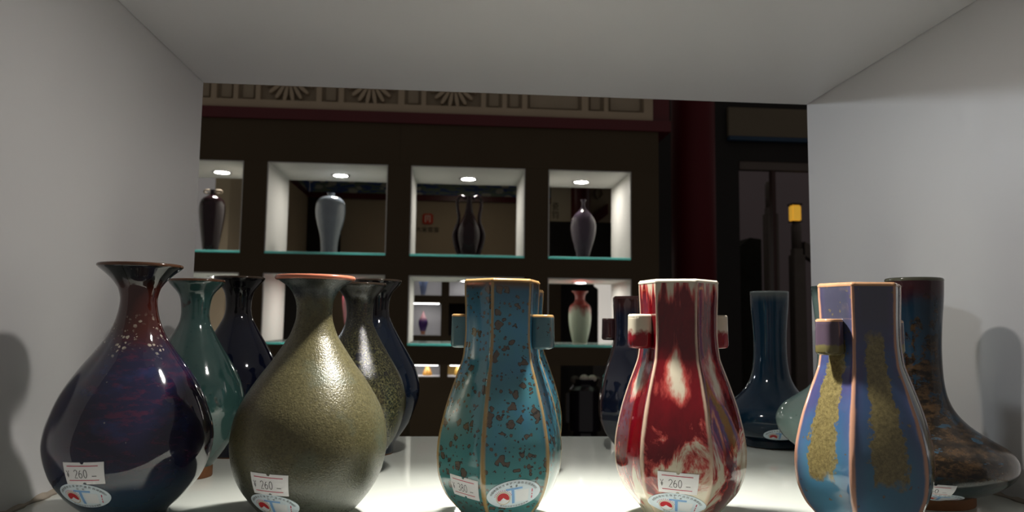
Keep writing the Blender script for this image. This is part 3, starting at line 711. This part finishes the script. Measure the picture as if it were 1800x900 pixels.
LF = (-.0690, .682)
vase_round('pear_vase', LF, PEAR_B, (g_navy('blue_black_glaze', (.007, .015, .034), (.004, .008, .018)), M_RIMDK), 'blue-black pear-shaped vase rearmost behind the speckled bronze-green one', (.0011, .0010), (.0176, .009), scale=1.05)

# six-sided arrow vases with tubular lugs
HEX = [(142.6, 23.4), (136, 23.3), (129.4, 23.0), (120.9, 22.7), (112, 22.6), (105.6, 22.9), (98, 23.8), (93.8, 24.8), (82.0, 29.2), (68.6, 33.9), (57.0, 37.0), (47.0, 38.9), (37.1, 39.3), (27.2, 38.0), (17.4, 33.8), (10.9, 28.4), (4.3, 22.6), (.5, 21.5)]
def hexr(r, z, th):
    d = math.radians(((math.degrees(th) + 30) % 60) - 30)
    h = r * math.cos(PI / 6) / math.cos(d)
    k = .30 - .14 * min(1, max(0, (z - .03) / .08))                  # lower belly swells rounder between the ridges
    e = (30 - abs(math.degrees(d))) / 2.4
    return h * (1 - k) + r * .965 * k + .0007 * math.exp(-e * e)
def vase_hex(loc, mats, rot, label, scale=1.0, zs=1.0, belly=1.0, lugd=.0254):
    root = empty('arrow_vase', (loc[0], loc[1], 0), rot); tag(root, label, 'vase')
    P = []
    for z, r in HEX[::-1]:
        k = 1 + (belly - 1) * max(0, min(1, (95 - z) / 40)); P.append((r * mm * scale * k, z * mm * scale * zs))
    P = spline(P, 4); S = Surf(P, hexr)
    inn = [(r - .0032, z) for r, z in P if z > .06 * scale][::-1]; inn[0] = (P[-1][0] - .0022, P[-1][1] + .0006)
    lip = [(P[-1][0] - .0008, P[-1][1] + .0006)]
    revolve('body', P + lip + inn, mats[0], root, 120, hexr, True)
    for sgn in (1, -1):
        d = lugd * scale; z0, z1 = .1020 * scale * zs, .1222 * scale * zs; r = .0067 * scale
        pr = [(r * .75, z0), (r * .93, z0 + .0006), (r * 1.02, z0 + .002), (r * 1.0, z0 + .006), (r * .97, z1 - .003), (r * .96, z1 - .0008), (r * .90, z1), (r * .70, z1), (r * .66, z1 - .001), (r * .62, z0 + .004), (.0005, z0 + .003)]
        sq = lambda rr, z, th: rr / (abs(math.cos(th)) ** 3.2 + abs(math.sin(th)) ** 3.2) ** (1 / 3.2)
        V0 = revolve('lug', pr, mats[1], root, 28, sq); V0.location = (sgn * d, 0, 0)
        revolve('lug_rim', [(r * .97, z1 - .0012), (r * .955, z1 - .0001), (r * .86, z1 + .0005), (r * .70, z1 + .0002), (r * .66, z1 - .001)], mats[2], V0, 28, sq, close=False)
    revolve('rim', [(P[-1][0] + .0001, P[-1][1] - .0011), (P[-1][0] + .0003, P[-1][1] - .0002), (P[-1][0] - .0009, P[-1][1] + .0012), (P[-1][0] - .0022, P[-1][1] + .0010), (P[-1][0] - .0030, P[-1][1] - .001)], mats[2], root, 120, hexr, False, close=False)
    revolve('foot_ring', [(.0185 * scale, 0), (.0188 * scale, .0006), (.0188 * scale, .003)], M_FOOT, root, 48)
    return root, S
def rotfor(loc, off): return view_th(loc[0], loc[1], off)
M_TURQ = ridged('turquoise_spotted_glaze', b_turq, (.42, .27, .10), .92, .09)
M_LUGTURQ = ridged('turquoise_lug_glaze', lambda n: spots(n, n.mix(n.noise(60, 4), (.05, .15, .17), (.10, .20, .24)), 300, .55, .8, (0, 0, 1)), (.1, .1, .1), 0, .09)
M_GOLDRIM = plain('golden_brown_lip', (.36, .215, .085), .14, .5, .3, 200)
LG = (.0303, .455)
a, SG = vase_hex(LG, (M_TURQ, M_LUGTURQ, M_GOLDRIM), rotfor(LG, 75), 'turquoise six-sided lugged vase with brown spots and golden ridges, front row', 1.0, 1.0, .985)
price_tag(a, SG, '380', .0240, math.radians(-113.5), math.radians(-3), .0212); seal_sticker(a, SG, .0215, math.radians(-61), math.radians(8), .0148, .0090)
LG2 = (.0480, .585)
vase_hex(LG2, (M_TURQ, M_LUGTURQ, M_GOLDRIM), rotfor(LG2, 70), 'turquoise spotted lugged vase almost hidden behind the front turquoise one')
M_REDG = ridged('red_cream_flambe_glaze', b_red, (.66, .50, .36), .88, .08, (.30, .85))
M_LUGRED = NT('red_cream_lug_glaze')
M_LUGRED = M_LUGRED.out(M_LUGRED.mix(M_LUGRED.step(M_LUGRED.f('ADD', M_LUGRED.z, M_LUGRED.f('MULTIPLY', M_LUGRED.noise(220, 4), .010)), .1165, .1205), (.23, .008, .014), (.62, .56, .42)), .08, .55)
M_CREAMRIM = plain('cream_lip_glaze', (.66, .60, .46), .12, .5, .06, 80)
LI = (.1406, .455)
a, SI = vase_hex(LI, (M_REDG, M_LUGRED, M_CREAMRIM), rotfor(LI, -63), 'red and cream streaked six-sided lugged vase with cream lip, front row', 1.02, .99, .985, .0255)
price_tag(a, SI, '260', .0275, math.radians(61.5), math.radians(-2)); seal_sticker(a, SI, .0142, math.radians(60), math.radians(-3))
M_BLUEG = ridged('blue_gold_striped_glaze', b_bluegold, (.58, .30, .18), .92, .08, (.22, .70))
M_LUGBL = NT('plum_gold_lug_glaze')
M_LUGBL = M_LUGBL.out(M_LUGBL.mix(M_LUGBL.step(M_LUGBL.f('ADD', M_LUGBL.z, M_LUGBL.f('MULTIPLY', M_LUGBL.noise(220, 4), .004)), .1085, .1100), (.16, .14, .055), (.085, .060, .085)), .08, .55)
M_PEACH = plain('peach_gold_lip', (.46, .26, .14), .14, .5, .25, 150)
LL = (.2394, .42)
a, SL = vase_hex(LL, (M_BLUEG, M_LUGBL, M_PEACH), rotfor(LL, -39), 'blue six-sided lugged vase with gold stripes and peach ridges, rightmost in the front row', 1.0, .995, 1.0, .0258)
M_NAVYH = ridged('navy_ridged_glaze', b_navyhex, (.045, .018, .016), .9, .06)
LH = (.1745, .70)
vase_hex(LH, (M_NAVYH, plain('plum_black_lug', (.028, .012, .014), .06, .5, .3, 60), plain('maroon_black_lip', (.05, .02, .018), .08, .5, .3, 60)), rotfor(LH, -85), 'dark navy lugged vase half hidden behind the red and cream one')

# long-necked bottle vases
BOT = [(151.2, 18.4), (147.7, 18.5), (135.8, 17.9), (123.9, 16.8), (105.3, 15.7), (86.5, 15.9), (76, 17.0), (69, 18.6), (62.6, 21.4), (56.3, 25.8), (49.5, 33.0), (42.0, 44.5), (37.5, 52.0), (33, 56.0), (28.0, 57.4), (23.0, 56.6), (17.5, 52.5), (12, 44.5), (8.4, 36.5), (7.0, 32.2), (1.0, 32.0)]
def scaled(prof, body): return [(z, r if z > 72 else 17 + (r - 17) * body if z > 8.5 else min(r, 17 + (36.5 - 17) * body - 3)) for z, r in prof]
LM = (.3235, .497)
a, S = vase_round('bottle_vase', LM, BOT, (g_brownblue(), plain('olive_grey_lip', (.10, .10, .07), .12, .5, .2, 90)), 'large brown and blue mottled long-necked bottle vase beside the right wall', (.0014, .0016), (.0322, .0068))
price_tag(a, S, '260', .0165, view_angle(LM, 8), math.radians(-1)); seal_sticker(a, S, .0098, view_angle(LM, 14), math.radians(-2))
LJ = (.3168, .722)
a, S = vase_round('bottle_vase', LJ, scaled(BOT, .82), (g_simple('deep_blue_glaze', (.004, .014, .028), (.007, .025, .048), .07, (.06, .07, .07), .4), plain('grey_blue_lip', (.14, .16, .16), .1, .5, .2, 90)), 'deep blue long-necked bottle vase at the back, right of the red one', (.0011, .0011), (.0270, .0068))
price_tag(a, S, '260', .0250, view_angle(LJ, 22), 0); seal_sticker(a, S, .0150, view_angle(LJ, 10), 0)
LK = (.3260, .612)
KP = [(151.4, 18.4), (147, 18.2), (124.3, 15.8), (100, 14.6), (86.4, 14.9), (74, 17.5), (66, 22.5), (60.2, 30.5), (54, 39.5), (48.5, 45.2), (42, 48.8), (37, 49.4), (31, 48.0), (24.3, 43.6), (17.8, 36.0), (12, 29.5), (9, 27.2), (1.0, 26.6)]
vase_round('bottle_vase', LK, KP, (g_simple('celadon_glaze', (.16, .235, .215), (.215, .300, .275), .09, (.03, .06, .055)), plain('dark_teal_lip', (.03, .06, .055), .1, .5, .2, 90)), 'pale celadon grey-green long-necked bottle vase mostly hidden behind the gold-striped blue one', (.0012, .0011), (.0268, .006))

# ------------------------------------------------------------------ pieces in the niches across the room
def bgvase(name, x, y, z, prof, mat, label, cat='vase', n=40, group=None):
    root = empty(name, (x, y, z)); tag(root, label, cat, group)
    P = spline([(r * mm, h * mm) for h, r in prof], 4)
    inn = [(max(.002, r - .006), zz) for r, zz in P if zz > .75 * P[-1][1]][::-1]
    revolve('body', P + inn, mat, root, n); return root
YV = 4.25; Z1 = .479; Z2 = -.001
v = bgvase('shouldered_vase', -1.364, YV, Z1, [(0, 44), (20, 42), (90, 52), (190, 66), (260, 70), (305, 58), (328, 28), (338, 15), (350, 14), (362, 19)], g_simple('oxblood_black_glaze', (.006, .003, .005), (.022, .004, .007), .08, None, .4), 'near-black oxblood shouldered vase with tiny ring handles in the first lit niche')
for s in (1, -1): tube('ring_handle', [(s * (.030 + .020 * math.cos(t)), 0, .352 + .010 * math.sin(t)) for t in [2 * PI * k / 14 for k in range(15)]], .004, M_CREAM2, v, 8)
v = bgvase('shouldered_vase', -.708, YV, Z1, [(0, 50), (12, 48), (60, 48), (120, 56), (190, 75), (250, 84), (300, 80), (328, 60), (340, 34), (344, 22), (352, 19), (360, 24)], g_simple('blue_grey_glaze', (.13, .155, .185), (.18, .205, .235), .10), 'blue-grey shouldered vase with short mouth in the second lit niche')
mo = plain('dark_aubergine_glaze', (.014, .004, .006), .08, .35, .3, 12)
v = bgvase('handled_vase', .082, YV, Z1, [(0, 48), (10, 46), (50, 54), (120, 68), (170, 64), (220, 44), (265, 26), (320, 17), (345, 18), (362, 26)], mo, 'dark aubergine vase with two tall looping handles in the third lit niche')
for s in (1, -1):
    tube('loop_handle', spline([(s * .020, 0, .345), (s * .045, 0, .362), (s * .066, 0, .345), (s * .068, 0, .30), (s * .058, 0, .24), (s * .066, 0, .19), (s * .082, 0, .14), (s * .074, 0, .08), (s * .052, 0, .02)], 4), [.009] * 8 + [.010] * 12 + [.014] * 13, mo, v, 10)
bgvase('slender_vase', .750, YV, Z1, [(0, 34), (10, 33), (60, 45), (130, 66), (190, 75), (230, 71), (270, 50), (298, 22), (312, 12), (340, 10), (352, 15), (360, 17)], g_simple('smoky_purple_glaze', (.042, .030, .048), (.060, .042, .062), .12, None, .4), 'slender smoky purple vase with narrow neck in the fourth lit niche')
def g_redcel():
    n = NT('copper_red_to_celadon_glaze'); c = n.mix(n.step(n.f('ADD', n.z, n.f('MULTIPLY', n.noise((14, 14, 5), 4), .16)), .235, .29), (.42, .50, .38), (.22, .035, .028))
    return n.out(c, .12, .5)
bgvase('baluster_vase', .732, YV, Z2, [(0, 44), (8, 42), (50, 52), (110, 63), (170, 66), (215, 60), (238, 36), (255, 28), (280, 32), (296, 46), (303, 50)], g_redcel(), 'copper red to celadon baluster vase with flared mouth in the lower fourth niche')
bgvase('shouldered_vase', -.55, YV, Z2, [(0, 44), (20, 44), (120, 62), (220, 74), (280, 66), (310, 40), (325, 30), (336, 36)], g_simple('rose_pink_glaze', (.35, .05, .08), (.42, .09, .11), .12), 'rose red vase in the lower second niche, mostly behind the olive vase lip')
jar = bgvase('lidless_jar', .763, YV, -.619, [(0, 72), (6, 74), (115, 72), (122, 74), (130, 90), (150, 92), (340, 92), (360, 88), (380, 70), (392, 70), (410, 78), (418, 80)], plain('black_purple_glaze', (.012, .010, .016), .15, .5, .2, 8), 'dark lidless jar heaped with pale balls in the bottom niche', 'jar')
for s in (1, -1): box('lug', (s * .098 - .012, -.02, .17), (s * .098 + .012, .02, .34), plain('jar_lug_glaze', (.014, .012, .018), .15, .5, .2, 8), jar, .006)
M_EGG = plain('pale_ball', (.80, .72, .64), .5, .3, .1, 30)
for i, (dx, dy, dz, lab) in enumerate([(-.012, -.045, .424, 'pale cream ball left of centre on top of the dark jar'), (.034, -.045, .422, 'pale pinkish ball right of centre on top of the dark jar'), (-.060, -.02, .416, 'greyish ball at the left edge of the dark jar mouth'), (.066, -.005, .412, 'greyish ball at the right edge of the dark jar mouth'), (.010, .02, .414, 'pale ball at the back of the dark jar mouth')]):
    e = sphere('ceramic_ball', (.763 + dx, YV + dy, -.62 + dz), .026, M_EGG if i != 2 and i != 3 else M_STONE, None, 14, (1, 1, .85)); tag(e, lab, 'ball', 'balls heaped on the dark jar')
# small pieces in the far cabinet
bgvase('beaker_vase', -.268, 6.62, .347, [(0, 22), (10, 20), (40, 26), (90, 34), (125, 42)], plain('slate_blue_glaze', (.07, .09, .15), .15, .5, .1, 20), 'small slate blue beaker vase in the far cabinet cell', n=24)
def g_pv():
    n = NT('violet_to_pink_glaze'); c = n.mix(n.step(n.z, .11, .16), (.07, .035, .16), (.55, .30, .32)); c = n.mix(n.f('SUBTRACT', 1.0, n.step(n.z, .02, .04)), c, (.45, .18, .10)); return n.out(c, .12, .5)
bgvase('bud_vase', -.262, 6.62, .0002, [(0, 20), (12, 18), (40, 28), (90, 41), (125, 38), (160, 20), (190, 7), (205, 5)], g_pv(), 'small violet and pink bud vase in the far cabinet cell', n=24)
bgvase('conical_pot', -.215, 6.62, -.357, [(0, 40), (15, 42), (50, 28), (78, 12), (86, 4)], plain('amber_glaze', (.55, .27, .05), .3, .5, .1, 20), 'small amber conical pot in the low far cabinet cell', n=20)
bgvase('conical_pot', .06, 6.62, -.357, [(0, 38), (20, 40), (55, 30), (80, 16)], plain('honey_glaze', (.60, .36, .08), .3, .5, .1, 20), 'small honey yellow pot in the amber lined far cell', n=20)
